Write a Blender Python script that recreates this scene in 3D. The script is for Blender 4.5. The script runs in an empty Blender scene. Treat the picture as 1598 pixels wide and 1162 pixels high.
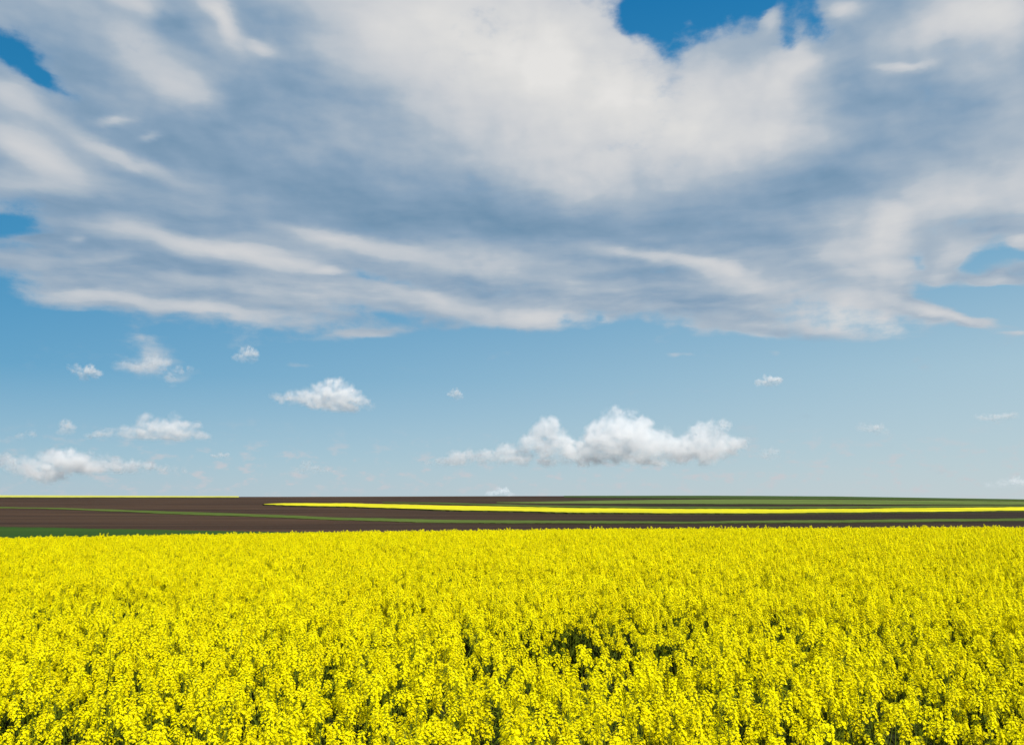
import bpy, bmesh, math, random
from mathutils import Vector, Matrix, Euler, noise
R = math.radians
SC = bpy.context.scene
COL = SC.collection

# ------------------------------------------------------------------ camera
EYE = 2.5
cam_d = bpy.data.cameras.new('camera')
cam = bpy.data.objects.new('camera', cam_d); COL.objects.link(cam)
cam_d.sensor_width = 36.0
cam_d.lens = 36.0 * 1300.0 / 1598.0
cam_d.clip_start = 0.1; cam_d.clip_end = 200000.0
cam.location = (0, 0, EYE); cam.rotation_euler = (R(90 + 8.2), 0, 0)
SC.camera = cam

# ------------------------------------------------------------------ light
SUN_AZ, SUN_EL = 156.0, 42.0          # bearing clockwise from +Y, height
SC.view_settings.view_transform = 'Standard'
SC.view_settings.look = 'None'
SC.view_settings.exposure = 0.62
SC.cycles.volume_bounces = 10; SC.cycles.max_bounces = 14; SC.cycles.diffuse_bounces = 4; SC.cycles.transmission_bounces = 6
SC.cycles.caustics_reflective = False; SC.cycles.caustics_refractive = False
SC.view_settings.gamma = 1.0
sd = bpy.data.lights.new('sun', 'SUN'); sd.energy = 5.0; sd.angle = R(0.5); sd.color = (1.0, 0.95, 0.87)
sun = bpy.data.objects.new('sun', sd); COL.objects.link(sun)
sv = Vector((math.sin(R(SUN_AZ)) * math.cos(R(SUN_EL)), math.cos(R(SUN_AZ)) * math.cos(R(SUN_EL)), math.sin(R(SUN_EL))))
sun.rotation_euler = sv.to_track_quat('Z', 'Y').to_euler()
sun.location = (20, -10, 30)

# ------------------------------------------------------------------ world: clear sky + broad cloud deck
W = bpy.data.worlds.new('World'); SC.world = W; W.use_nodes = True
W.cycles.sampling_method = 'MANUAL'; W.cycles.sample_map_resolution = 512


class G:
    """small node-graph writer"""
    def __init__(s, tree):
        s.t = tree; s.n = tree.nodes; s.l = tree.links; s.n.clear()
    def node(s, kind, **kw):
        n = s.n.new(kind)
        for k, v in kw.items(): setattr(n, k, v)
        return n
    def put(s, sock, v):
        if isinstance(v, bpy.types.NodeSocket): s.l.new(v, sock)
        else: sock.default_value = v
    def m(s, op, a, b=None, c=None, clamp=False):
        n = s.node('ShaderNodeMath', operation=op, use_clamp=clamp)
        s.put(n.inputs[0], a)
        if b is not None: s.put(n.inputs[1], b)
        if c is not None: s.put(n.inputs[2], c)
        return n.outputs[0]
    def v(s, op, a, b=None, out=0):
        n = s.node('ShaderNodeVectorMath', operation=op)
        s.put(n.inputs[0], a)
        if b is not None:
            s.put(n.inputs['Scale'] if op == 'SCALE' else n.inputs[1], b)
        return n.outputs['Value'] if op in ('DOT_PRODUCT', 'LENGTH') else n.outputs[0]
    def xyz(s, x, y, z):
        n = s.node('ShaderNodeCombineXYZ')
        for k, q in zip(n.inputs, (x, y, z)): s.put(k, q)
        return n.outputs[0]
    def sep(s, a):
        n = s.node('ShaderNodeSeparateXYZ'); s.put(n.inputs[0], a); return n.outputs
    def noise(s, vec, scale, detail=5, rough=.55, out='Fac', dist=0.0):
        n = s.node('ShaderNodeTexNoise'); s.put(n.inputs['Vector'], vec)
        n.inputs['Scale'].default_value = scale; n.inputs['Detail'].default_value = detail
        n.inputs['Roughness'].default_value = rough; n.inputs['Distortion'].default_value = dist
        return n.outputs[out]
    def smooth(s, a, lo, hi, t0=0.0, t1=1.0, kind='SMOOTHSTEP'):
        n = s.node('ShaderNodeMapRange', interpolation_type=kind)
        s.put(n.inputs['Value'], a); s.put(n.inputs['From Min'], lo); s.put(n.inputs['From Max'], hi)
        n.inputs['To Min'].default_value = t0; n.inputs['To Max'].default_value = t1
        return n.outputs['Result']
    def mix(s, f, a, b, blend='MIX'):
        n = s.node('ShaderNodeMix', data_type='RGBA', blend_type=blend, clamp_factor=True)
        s.put(n.inputs['Factor'], f)
        s.put(n.inputs[6], a if isinstance(a, bpy.types.NodeSocket) else (*a[:3], 1))
        s.put(n.inputs[7], b if isinstance(b, bpy.types.NodeSocket) else (*b[:3], 1))
        return n.outputs[2]
    def ramp(s, f, stops, interp='EASE'):
        n = s.node('ShaderNodeValToRGB'); s.put(n.inputs[0], f); r = n.color_ramp; r.interpolation = interp
        while len(r.elements) > 1: r.elements.remove(r.elements[-1])
        for i, (p, c) in enumerate(stops):
            e = r.elements[0] if i == 0 else r.elements.new(p)
            e.position = p; e.color = (*c[:3], 1)
        return n.outputs[0]


def lin(r, g, b):
    f = lambda c: (c / 255 / 12.92) if c / 255 <= .04045 else ((c / 255 + .055) / 1.055) ** 2.4
    return (f(r), f(g), f(b))


# masses of cloud by bearing and height: (azimuth, elevation, half-width, half-height, tilt - all in degrees, weight)
CLOUD_LIGHT = [
    (-2.79, 30.39, 11.28, 5.71, -5.3, 0.8), (4.73, 27.64, 8.84, 4.7, -10.4, 0.55), (12.9, 25.37, 8.93, 2.93, -9.5, 0.62), (9.23, 22.84, 9.03, 3.26, -3.4, 0.3),
    (19.68, 26.89, 1.89, 1.49, -8.3, 0.5), (18.88, 23.75, 2.55, 1.91, -25.3, 0.22), (3.27, 21.21, 8.73, 2.09, -5.7, 0.34), (14.55, 22.64, 5.23, 1.6, -5.3, 0.2),
    (-10.94, 22.93, 5.82, 1.22, 3.9, 0.12), (-8.44, 31.26, 6.99, 2.96, 3.7, 0.25), (-25.87, 29.44, 1.92, 0.78, 2.8, 0.45), (-26.09, 27.27, 2.47, 1.38, 2.0, 0.42),
    (-23.61, 25.53, 2.63, 1.34, -19.7, 0.3), (-22.38, 25.17, 2.34, 1.01, -10.1, 0.3), (-20.4, 29.73, 0.75, 1.64, 40.8, 0.6), (-21.27, 30.31, 1.6, 0.53, -7.9, 0.3),
    (-17.78, 28.65, 1.25, 0.47, -10.0, 0.5), (-20.32, 28.47, 2.02, 0.96, -9.2, 0.15), (-26.7, 22.67, 1.21, 0.26, 8.2, 0.4), (-24.57, 22.28, 0.55, 0.23, 9.1, 0.3),
    (-32.46, 23.03, 2.01, 0.79, 2.5, 0.45), (-31.02, 22.27, 2.04, 0.59, -3.8, 0.25), (-32.25, 20.57, 2.29, 1.1, -10.1, 0.4), (-29.77, 19.76, 3.1, 1.06, -8.9, 0.42),
    (-25.42, 20.5, 3.33, 0.47, -15.9, 0.42), (-27.7, 21.07, 2.16, 0.57, -5.5, 0.2), (-31.38, 18.17, 3.05, 0.74, 4.8, 0.3), (-32.17, 27.46, 3.76, 1.38, 4.7, 0.2),
    (-28.56, 15.37, 0.5, 0.31, 7.9, 0.246), (-25.54, 16.59, 2.24, 0.74, -1.0, 0.246), (-22.03, 15.89, 4.3, 0.66, -3.2, 0.369), (-17.57, 15.54, 4.55, 0.67, -1.4, 0.41),
    (-13.39, 17.06, 3.0, 0.52, -9.9, 0.328), (-10.31, 16.52, 3.95, 0.69, -6.9, 0.328), (-6.29, 15.82, 4.49, 0.87, -1.3, 0.23), (-12.88, 14.72, 1.03, 0.34, -1.7, 0.41),
    (-15.87, 15.04, 2.94, 0.45, -1.9, 0.246), (-27.94, 14.21, 3.92, 0.42, 2.8, 0.246), (-27.43, 12.04, 3.57, 0.42, 0.6, 0.344), (-22.96, 11.75, 4.21, 0.5, -1.5, 0.344),
    (-18.2, 11.32, 4.88, 0.51, -1.5, 0.369), (-23.43, 13.25, 4.59, 0.54, 1.3, 0.164), (-15.8, 13.24, 5.02, 0.68, -0.4, 0.205), (-20.15, 10.23, 3.17, 0.45, 3.7, 0.205),
    (-10.67, 13.51, 5.23, 1.08, -5.5, 0.2), (-12.38, 12.57, 3.87, 0.69, -3.3, 0.2), (-6.03, 13.4, 1.24, 0.47, -16.3, 0.328), (-4.45, 12.61, 4.02, 0.65, -8.8, 0.369),
    (-0.4, 12.12, 3.15, 0.83, -4.8, 0.328), (3.19, 11.75, 2.46, 0.79, -8.5, 0.45), (6.31, 11.7, 1.33, 0.59, -6.2, 0.205), (0.95, 14.39, 7.67, 1.75, -14.7, 0.2),
    (-1.77, 16.12, 7.26, 1.08, -4.3, 0.12), (9.06, 16.15, 4.0, 0.38, -9.2, 0.42), (13.41, 15.2, 3.88, 0.59, -9.4, 0.42), (15.51, 14.31, 4.65, 1.26, -13.8, 0.2),
    (19.95, 12.65, 5.26, 1.43, -24.8, 0.35), (23.53, 13.64, 2.29, 2.41, -5.7, 0.35), (24.96, 15.28, 1.69, 1.97, -6.8, 0.3), (22.84, 14.92, 2.71, 1.2, -6.0, 0.2),
    (22.6, 10.68, 3.46, 0.81, -10.7, 0.42), (25.17, 9.67, 1.84, 0.48, -4.5, 0.35), (16.58, 10.02, 2.47, 0.46, -7.0, 0.35), (14.54, 10.97, 5.05, 1.11, -2.8, 0.22),
    (9.42, 12.48, 2.63, 0.87, -2.0, 0.12), (28.59, 17.32, 5.28, 1.53, 4.0, 0.42), (32.43, 17.79, 3.0, 2.18, -10.5, 0.4), (25.62, 16.78, 4.49, 1.56, -7.6, 0.25),
    (28.74, 14.42, 1.48, 0.92, -7.6, 0.45), (27.57, 12.93, 1.14, 0.47, -6.5, 0.4), (30.82, 12.31, 1.69, 0.49, -12.7, 0.4), (32.15, 14.39, 0.86, 0.41, -8.6, 0.45),
    (27.08, 10.98, 2.53, 0.39, -16.3, 0.5), (29.82, 10.24, 2.05, 0.31, -12.5, 0.5), (31.75, 9.29, 1.31, 0.23, -11.4, 0.35), (28.28, 27.52, 2.81, 1.49, 11.9, 0.4),
    (31.58, 27.95, 3.2, 1.34, -14.3, 0.55), (32.09, 25.76, 2.09, 2.05, -13.8, 0.3), (26.43, 25.71, 1.45, 0.29, -8.2, 0.55), (27.76, 25.74, 0.86, 0.45, 8.0, 0.25),
    (29.89, 24.86, 2.17, 1.76, -12.4, 0.2), (22.98, 29.83, 1.06, 0.56, -10.4, 0.55), (18.13, 29.6, 0.52, 0.8, -31.3, 0.5), (19.96, 27.97, 0.76, 0.44, -8.6, 0.3),
    (32.79, 22.07, 2.02, 1.76, -12.7, 0.2), (-15.95, 26.81, 5.25, 3.43, 6.5, -0.12), (-10.0, 21.36, 11.62, 2.48, -1.2, -0.08), (-0.41, 18.49, 11.43, 1.45, -2.7, -0.2),
    (22.99, 23.94, 2.2, 4.15, -9.0, -0.1), (15.73, 19.9, 8.55, 1.47, -5.2, -0.14), (-28.15, 17.2, 4.69, 0.91, 8.6, -0.1), (-23.85, 28.95, 1.05, 0.78, 10.6, -0.2),
    (-28.64, 23.67, 2.06, 1.15, -30.9, -0.12), (-22.07, 23.31, 3.24, 1.15, 8.3, -0.12), (32.22, 27.27, 2.45, 1.34, -14.4, 0.25), (30.09, 27.28, 2.07, 1.08, 6.3, 0.15),
    (20.53, 27.14, 0.92, 0.59, -8.7, 0.2), (26.37, 27.39, 2.32, 1.06, -11.5, 0.1), (-24.14, 9.15, 1.9, 1.03, -28.1, 0.4), (-24.07, 8.02, 1.86, 0.81, 3.5, 0.4),
    (-21.77, 7.46, 1.4, 0.65, 24.2, 0.4), (-17.9, 9.32, 1.62, 1.26, 2.9, 0.4), (11.71, 9.11, 2.14, 0.52, -1.9, 0.4), (17.86, 9.2, 1.21, 0.5, -2.9, 0.4),
    (-14.78, 8.57, 2.09, 0.69, 2.2, 0.246), (-10.59, 10.49, 3.47, 0.7, 4.9, 0.205),
]
CLOUD_COVER = [
    (-32.65, 25.1, 3.18, 0.81, -27.2, -1.7), (-33.34, 25.27, 1.7, 1.02, 14.2, -1.2), (-30.83, 24.11, 1.34, 0.37, -13.6, -1.3), (-29.35, 23.53, 0.91, 0.3, -8.9, -0.7),
    (-32.21, 15.91, 2.05, 1.18, 3.8, -2.3), (-34.11, 11.62, 4.07, 2.19, 7.6, -1.6), (-32.26, 12.43, 2.29, 0.82, 7.5, -0.8), (12.23, 31.51, 5.02, 1.82, -5.6, -2.2),
    (9.89, 30.23, 3.16, 0.92, -25.6, -1.3), (17.55, 30.88, 4.8, 1.44, -8.0, -1.8), (19.34, 28.25, 0.68, 1.1, -8.4, -1.3), (21.26, 28.87, 1.08, 1.01, -9.4, -1.0),
    (18.13, 29.6, 0.52, 0.88, -31.3, 2.2), (19.73, 27.64, 1.1, 0.52, -8.4, 1.2), (22.99, 29.97, 1.15, 0.49, -10.4, 2.0), (20.93, 26.89, 0.83, 0.74, -8.8, 0.8),
    (30.43, 13.81, 2.55, 0.98, -7.8, -2.3), (26.55, 13.91, 0.95, 1.17, -6.7, -0.8), (28.91, 11.88, 3.32, 0.84, -11.9, -2.6), (30.9, 11.08, 2.69, 0.53, -15.5, -1.6),
    (32.1, 11.7, 1.63, 0.75, -7.1, -1.0), (32.24, 13.44, 0.79, 0.3, -8.1, -1.2), (31.17, 14.65, 0.74, 0.45, -8.4, -0.8), (-10.7, 14.58, 1.14, 0.39, -2.3, -0.9),
    (-8.93, 14.22, 2.21, 0.43, -2.8, -0.7), (-8.87, 11.72, 2.19, 0.43, -6.2, -1.0), (3.63, 11.65, 0.63, 0.48, -0.7, -1.0), (7.84, 10.79, 2.64, 0.87, -1.5, -1.2),
    (5.87, 11.92, 0.36, 0.35, -1.2, -0.8), (-28.06, 10.81, 3.17, 0.31, 0.1, -1.0), (27.07, 10.9, 2.52, 0.47, -16.3, 1.9), (29.82, 10.17, 2.39, 0.34, -12.4, 2.1),
    (31.75, 9.21, 1.3, 0.23, -11.4, 1.2), (28.73, 14.34, 1.48, 0.84, -7.5, 1.6), (30.99, 12.29, 1.68, 0.41, -12.7, 2.0), (32.15, 14.39, 0.92, 0.41, -8.6, 1.6),
    (27.57, 12.93, 1.21, 0.51, -6.5, 1.8), (24.73, 11.52, 2.23, 1.2, -5.2, 0.8), (1.39, 11.76, 4.04, 0.66, -8.1, 1.1), (-17.37, 11.16, 6.15, 0.55, -1.7, 0.8),
    (21.4, 9.95, 7.0, 0.66, -5.9, 1.1), (15.38, 11.14, 4.59, 0.85, -3.0, 0.9), (-4.45, 12.52, 3.13, 0.44, -8.9, 0.9), (-10.59, 10.49, 2.82, 0.35, 4.9, 1.7),
    (-24.15, 9.35, 1.71, 0.87, -28.0, 1.2), (-25.23, 11.79, 5.55, 0.4, -1.1, 0.8), (-30.37, 13.89, 3.07, 0.38, 4.4, 0.6), (-30.12, 15.26, 2.76, 0.19, 8.4, 1.1),
    (-24.07, 8.02, 1.64, 0.73, 3.5, 0.95), (-21.77, 7.46, 1.01, 0.41, 24.2, 0.75), (-17.9, 9.32, 1.38, 1.09, 2.9, 0.5), (11.71, 9.11, 1.63, 0.26, -1.9, 1.35),
    (17.86, 9.2, 0.81, 0.29, -2.9, 1.4), (-14.78, 8.57, 1.38, 0.26, 2.2, 1.2),
]


def build_world():
    g = G(W.node_tree)
    tc = g.node('ShaderNodeTexCoord').outputs['Generated']
    x, y, z = g.sep(tc)
    az = g.m('MULTIPLY', g.m('ARCTAN2', x, y), 57.29578)
    el = g.m('MULTIPLY', g.m('ARCSINE', z), 57.29578)
    pos = g.xyz(az, el, 0.0)
    # clear sky
    sky = g.node('ShaderNodeTexSky', sky_type='NISHITA', sun_disc=False)
    sky.sun_elevation = R(SUN_EL); sky.sun_rotation = R(SUN_AZ)
    sky.air_density = 1.0; sky.dust_density = 0.6; sky.ozone_density = 2.2; sky.altitude = 100
    nish = g.v('MULTIPLY', sky.outputs[0], (0.056, 0.092, 0.105))
    # polarised deep blue away from the sun, pale air low down and towards the sun
    cool = g.ramp(g.m('DIVIDE', g.m('MAXIMUM', el, 0.0), 40.0), [(0.0, lin(174, 194, 208)), (.06, lin(150, 184, 206)), (.19, lin(86, 154, 194)), (.36, lin(52, 138, 186)), (.55, lin(30, 126, 178)), (.8, lin(12, 108, 164)), (1.0, lin(10, 100, 158))], 'LINEAR')
    warm = g.ramp(g.m('DIVIDE', g.m('MAXIMUM', el, 0.0), 40.0), [(0.0, lin(200, 211, 216)), (.06, lin(190, 207, 215)), (.19, lin(174, 201, 214)), (.36, lin(128, 176, 205)), (.6, lin(60, 145, 195)), (.8, lin(30, 125, 184)), (1.0, lin(18, 110, 172))], 'LINEAR')
    side = g.smooth(g.m('ABSOLUTE', g.m('SUBTRACT', az, 118.0)), 158.0, 82.0, kind='LINEAR')
    air = g.mix(side, cool, warm)
    clear = g.mix(.88, nish, air)
    # warp: large soft curls and fine ragged edges; streaked lower down
    stretch = g.v('MULTIPLY', pos, (0.55, 1.5, 1.0))
    plane = g.v('DIVIDE', g.xyz(x, y, 0.0), g.xyz(g.m('ADD', z, .1), g.m('ADD', z, .1), 1.0))   # a level layer seen in perspective
    w1 = g.noise(pos, .11, 3, .5, 'Color')
    w2 = g.noise(stretch, .35, 5, .6, 'Color')
    wv = g.v('ADD', g.v('SCALE', g.v('SUBTRACT', w1, (.5, .5, .5)), 2.4), g.v('SCALE', g.v('SUBTRACT', w2, (.5, .5, .5)), 1.7))
    wp = g.v('ADD', pos, g.v('MULTIPLY', wv, (1.0, .7, 0.0)))

    wx, wy, _ = g.sep(wp)

    def blobs(table, start, k):
        acc = start
        for a, e, rx, ry, rot, w in table:
            mp = g.node('ShaderNodeMapping', vector_type='TEXTURE')
            g.put(mp.inputs['Vector'], g.xyz(wx, wy, acc))      # the running sum rides along in z, scaled away below
            mp.inputs['Location'].default_value = (a, e, 0); mp.inputs['Rotation'].default_value = (0, 0, R(rot))
            mp.inputs['Scale'].default_value = (rx, ry, 1e5)
            gg = g.m('POWER', k, g.v('DOT_PRODUCT', mp.outputs[0], mp.outputs[0]))
            acc = g.m('MULTIPLY_ADD', gg, w, acc)
        return acc
    we = g.sep(wp)[1]
    waz = g.sep(wp)[0]
    # the deck ends about 11 degrees above the horizon
    base = g.smooth(we, 9.4, 13.2, -1.22, 1.0)
    puffp = g.v('MULTIPLY', pos, (.62, 1.15, 1.0))
    puff = g.noise(puffp, .24, 5, .44)
    streak = g.noise(stretch, .27, 5, .45)
    pl = g.noise(plane, 1.2, 4, .45)
    low = g.smooth(el, 12.0, 24.0)          # 0 low, 1 high
    tex = g.m('ADD', g.m('MULTIPLY', low, puff), g.m('MULTIPLY', g.m('SUBTRACT', 1.0, low), streak))
    vo = g.node('ShaderNodeTexVoronoi', feature='SMOOTH_F1', voronoi_dimensions='2D'); g.put(vo.inputs['Vector'], g.v('ADD', pos, g.v('SCALE', g.v('SUBTRACT', w2, (.5, .5, .5)), 2.2)))
    vo.inputs['Scale'].default_value = .34; vo.inputs['Detail'].default_value = 2.0; vo.inputs['Roughness'].default_value = .45; vo.inputs['Smoothness'].default_value = .55
    bil = g.m('MULTIPLY', g.m('SUBTRACT', .52, vo.outputs['Distance']), g.smooth(az, -16.0, 6.0))     # billowing heads, on the sunward side
    cov = blobs(CLOUD_COVER, base, .32)
    cov = g.m('ADD', cov, g.m('MULTIPLY', g.m('SUBTRACT', tex, .5), 1.5))
    cov = g.m('ADD', cov, g.m('MULTIPLY', g.m('SUBTRACT', pl, .5), .35))
    cov = g.m('MULTIPLY_ADD', g.m('MULTIPLY', g.m('SUBTRACT', g.noise(g.v('MULTIPLY', wp, (.16, 1.5, 1.0)), .55, 3, .5), .5), g.m('SUBTRACT', 1.0, low)), 1.6, cov)
    cov = g.m('MULTIPLY_ADD', bil, g.smooth(cov, .3, .9, 1.1, .05), cov)
    shred = g.noise(g.v('MULTIPLY', pos, (.8, 1.2, 1.0)), 1.1, 6, .6)
    cov = g.m('MULTIPLY_ADD', g.m('SUBTRACT', shred, .5), 1.6, cov)
    alpha = g.smooth(cov, -.95, .85)
    # light and body of the deck
    B = blobs(CLOUD_LIGHT, .215, .32)
    # relief: the same noise read a little towards the sun
    off = g.v('ADD', pos, (.45, .35, 0)); so = g.v('MULTIPLY', off, (.55, 1.5, 1.0))
    puff2 = g.noise(g.v('MULTIPLY', off, (.62, 1.15, 1.0)), .24, 4, .42); streak2 = g.noise(so, .27, 5, .45)
    rel = g.m('ADD', g.m('MULTIPLY', low, g.m('SUBTRACT', puff, puff2)), g.m('MULTIPLY', g.m('SUBTRACT', 1.0, low), g.m('SUBTRACT', streak, streak2)))
    body = g.m('MULTIPLY', g.m('SUBTRACT', g.m('ADD', g.m('MULTIPLY', tex, .88), g.m('MULTIPLY', pl, .12)), .5), .75)
    B = g.m('ADD', B, g.m('ADD', g.m('MULTIPLY', rel, .55), body))
    lines = g.noise(g.v('MULTIPLY', wp, (.16, 1.5, 1.0)), .55, 5, .55)       # drawn-out streaks in the lower part of the deck
    B = g.m('MULTIPLY_ADD', g.m('MULTIPLY', g.m('SUBTRACT', lines, .5), g.m('SUBTRACT', 1.0, low)), .55, B)
    B = g.m('MULTIPLY_ADD', g.m('MULTIPLY', bil, g.smooth(B, .3, .7, .1, 1.0)), .30, B)
    B = g.m('MULTIPLY_ADD', g.m('SUBTRACT', shred, .5), .045, B)
    # thin rims are lit through
    rim = g.m('MULTIPLY', g.m('SUBTRACT', 1.0, g.smooth(cov, -.2, .9)), .14)
    B = g.m('ADD', B, rim)
    # soft shoulder so the brightest masses keep their folds
    B = g.m('SUBTRACT', B, g.m('MULTIPLY', g.m('MAXIMUM', g.m('SUBTRACT', B, .55), 0.0), .5))
    cloudc = g.ramp(B, [(0.0, lin(112, 145, 173)), (.2, lin(137, 162, 186)), (.45, lin(172, 185, 198)), (.7, lin(207, 209, 212)), (.9, lin(223, 222, 220)), (1.0, lin(231, 229, 226))], 'LINEAR')
    # faint far cumulus haze low over the horizon
    fine = g.noise(g.v('MULTIPLY', pos, (.8, 1.6, 1.0)), .9, 8, .6)
    band = g.m('MULTIPLY', g.smooth(el, -1.0, .6), g.smooth(el, 4.8, 1.2))
    farc = g.m('MULTIPLY', g.smooth(fine, .50, .70), g.m('MULTIPLY', band, .75))
    clear_b = clear
    c = g.mix(farc, clear_b, lin(200, 200, 205))
    c = g.mix(g.m('MULTIPLY', alpha, .97), c, cloudc)
    bg = g.node('ShaderNodeBackground'); g.put(bg.inputs[0], c); bg.inputs[1].default_value = 2 ** -.62        # the picture is exposed 0.62 stops up
    out = g.node('ShaderNodeOutputWorld'); g.l.new(bg.outputs[0], out.inputs[0])


build_world()

def tag(o, label=None, cat=None, group=None, kind=None):
    for k, v in (('label', label), ('category', cat), ('group', group), ('kind', kind)):
        if v: o[k] = v
    return o


# ------------------------------------------------------------------ materials
def material(name):
    m = bpy.data.materials.new(name); m.use_nodes = True
    return m, G(m.node_tree)


def leafy(name, col, trans, tcol=None, vary=.12, rough=.5, hue=None, noise_scale=None, spec=.25):
    """diffuse + light passing through, a little different on every plant"""
    m, g = material(name)
    rnd = g.node('ShaderNodeObjectInfo').outputs['Random']
    c = g.mix(rnd, tuple(q * (1 - vary) for q in col), tuple(q * (1 + vary) for q in (hue or col)))
    if noise_scale:
        nz = g.noise(g.node('ShaderNodeTexCoord').outputs['Object'], noise_scale, 2)
        c = g.mix(g.smooth(nz, .35, .7), c, g.v('MULTIPLY', c, (.72, .8, .9)))
    p = g.node('ShaderNodeBsdfPrincipled'); g.put(p.inputs['Base Color'], c); p.inputs['Roughness'].default_value = rough
    p.inputs['Specular IOR Level'].default_value = spec
    t = g.node('ShaderNodeBsdfTranslucent'); g.put(t.inputs[0], g.v('MULTIPLY', c, tcol or (1, 1, 1)))
    x = g.node('ShaderNodeMixShader'); x.inputs[0].default_value = trans
    g.l.new(p.outputs[0], x.inputs[1]); g.l.new(t.outputs[0], x.inputs[2])
    o = g.node('ShaderNodeOutputMaterial'); g.l.new(x.outputs[0], o.inputs[0])
    return m


M_PETAL = leafy('rapeseed petal', (.88, .775, .0), .45, vary=.05, hue=(.90, .83, .0), spec=.08)
M_BUD = leafy('rapeseed bud', (.50, .56, .005), .2)
M_STEM = leafy('rapeseed stem', (.09, .12, .006), .08, vary=.2, spec=.1)
M_LEAF = leafy('rapeseed leaf', (.042, .064, .003), .25, (1.3, 1.3, .3), .25, noise_scale=9, spec=.08)


def surface(name, build, rough=.95):
    m, g = material(name)
    c, h = build(g, g.node('ShaderNodeNewGeometry').outputs['Position'])
    p = g.node('ShaderNodeBsdfPrincipled'); g.put(p.inputs['Base Color'], c); p.inputs['Roughness'].default_value = rough
    p.inputs['Specular IOR Level'].default_value = .1
    if h is not None:
        b = g.node('ShaderNodeBump'); b.inputs['Strength'].default_value = .6; b.inputs['Distance'].default_value = .5
        g.put(b.inputs['Height'], h); g.l.new(b.outputs[0], p.inputs['Normal'])
    o = g.node('ShaderNodeOutputMaterial'); g.l.new(p.outputs[0], o.inputs[0])
    return m


def soil(g, pos):
    x, y, z = g.sep(pos)
    fur = g.noise(g.v('MULTIPLY', pos, (.003, .045, 1)), 1.0, 6, .65)          # long furrows running across the slope
    clod = g.noise(g.v('MULTIPLY', pos, (.35, .6, 1)), 1.0, 4, .7)
    darker = g.m('ADD', g.smooth(x, -160.0, 200.0, 0, .85), g.m('MULTIPLY', g.m('SUBTRACT', g.noise(g.v('MULTIPLY', pos, (.004, .02, 1)), 1.0, 3), .5), 1.2), clamp=True)  # brown deepens towards the right, broken up by noise
    paler = g.mix(g.smooth(fur, .3, .7), (.022, .0115, .006), (.062, .034, .018))
    dark = g.mix(g.smooth(fur, .3, .7), (.012, .008, .0045), (.024, .016, .0095))
    c = g.mix(darker, paler, dark)
    c = g.mix(g.m('MULTIPLY', g.smooth(clod, .4, .75), .35), c, g.v('SCALE', c, .6))
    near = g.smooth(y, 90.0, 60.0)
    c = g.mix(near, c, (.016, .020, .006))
    return c, clod


def grassy(a, b, edge=(.02, .035, .012)):
    def f(g, pos):
        n = g.noise(g.v('MULTIPLY', pos, (.003, .035, 1)), 1.0, 6, .65)
        k = g.noise(g.v('MULTIPLY', pos, (.25, .5, 1)), 1.0, 4, .7)
        c = g.mix(g.smooth(n, .3, .7), a, b)
        c = g.mix(g.m('MULTIPLY', g.smooth(k, .4, .8), .4), c, g.v('SCALE', c, .6))
        return c, k
    return f


def bloom(g, pos):
    n = g.noise(g.v('MULTIPLY', pos, (.006, .05, 1)), 1.0, 5, .6)
    k = g.noise(g.v('MULTIPLY', pos, (.5, .5, 1)), 1.0, 4, .7)
    c = g.mix(g.smooth(n, .3, .7), (.38, .36, .006), (.60, .54, .008))
    c = g.mix(g.m('MULTIPLY', g.smooth(k, .5, .85), .35), c, (.25, .26, .02))
    return c, k


M_SOIL = surface('ploughed soil', soil)
M_BLOOM = surface('rapeseed in bloom', bloom)
M_CREST = surface('rapeseed on the crest', lambda g, p: (g.mix(g.noise(p, .05, 3), (.36, .36, .06), (.44, .43, .09)), None))
M_WHEAT = surface('young wheat', grassy((.016, .046, .003), (.024, .062, .004)))
M_STRIP = surface('grass strip', grassy((.045, .075, .008), (.078, .11, .016)))
M_PALE = surface('pale young wheat', grassy((.055, .09, .014), (.11, .145, .03)))
M_DEEP = surface('deep green wheat', grassy((.026, .052, .007), (.045, .076, .014)))
M_EDGE = surface('shaded crop stems', lambda g, p: (g.mix(g.noise(p, .8, 3), (.018, .028, .008), (.05, .06, .015)), None))  # dark stem green, with the shade of the crop sides put into it

CLOUD_STEP = .35

def new_obj(name, verts, faces, mats, parent=None, idx=None, smooth=True):
    me = bpy.data.meshes.new(name); me.from_pydata(verts, [], faces)
    for m in mats: me.materials.append(m)
    if idx: me.polygons.foreach_set('material_index', idx)
    me.polygons.foreach_set('use_smooth', [smooth] * len(me.polygons)); me.update()
    o = bpy.data.objects.new(name, me); COL.objects.link(o)
    if parent: o.parent = parent
    return o


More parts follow.
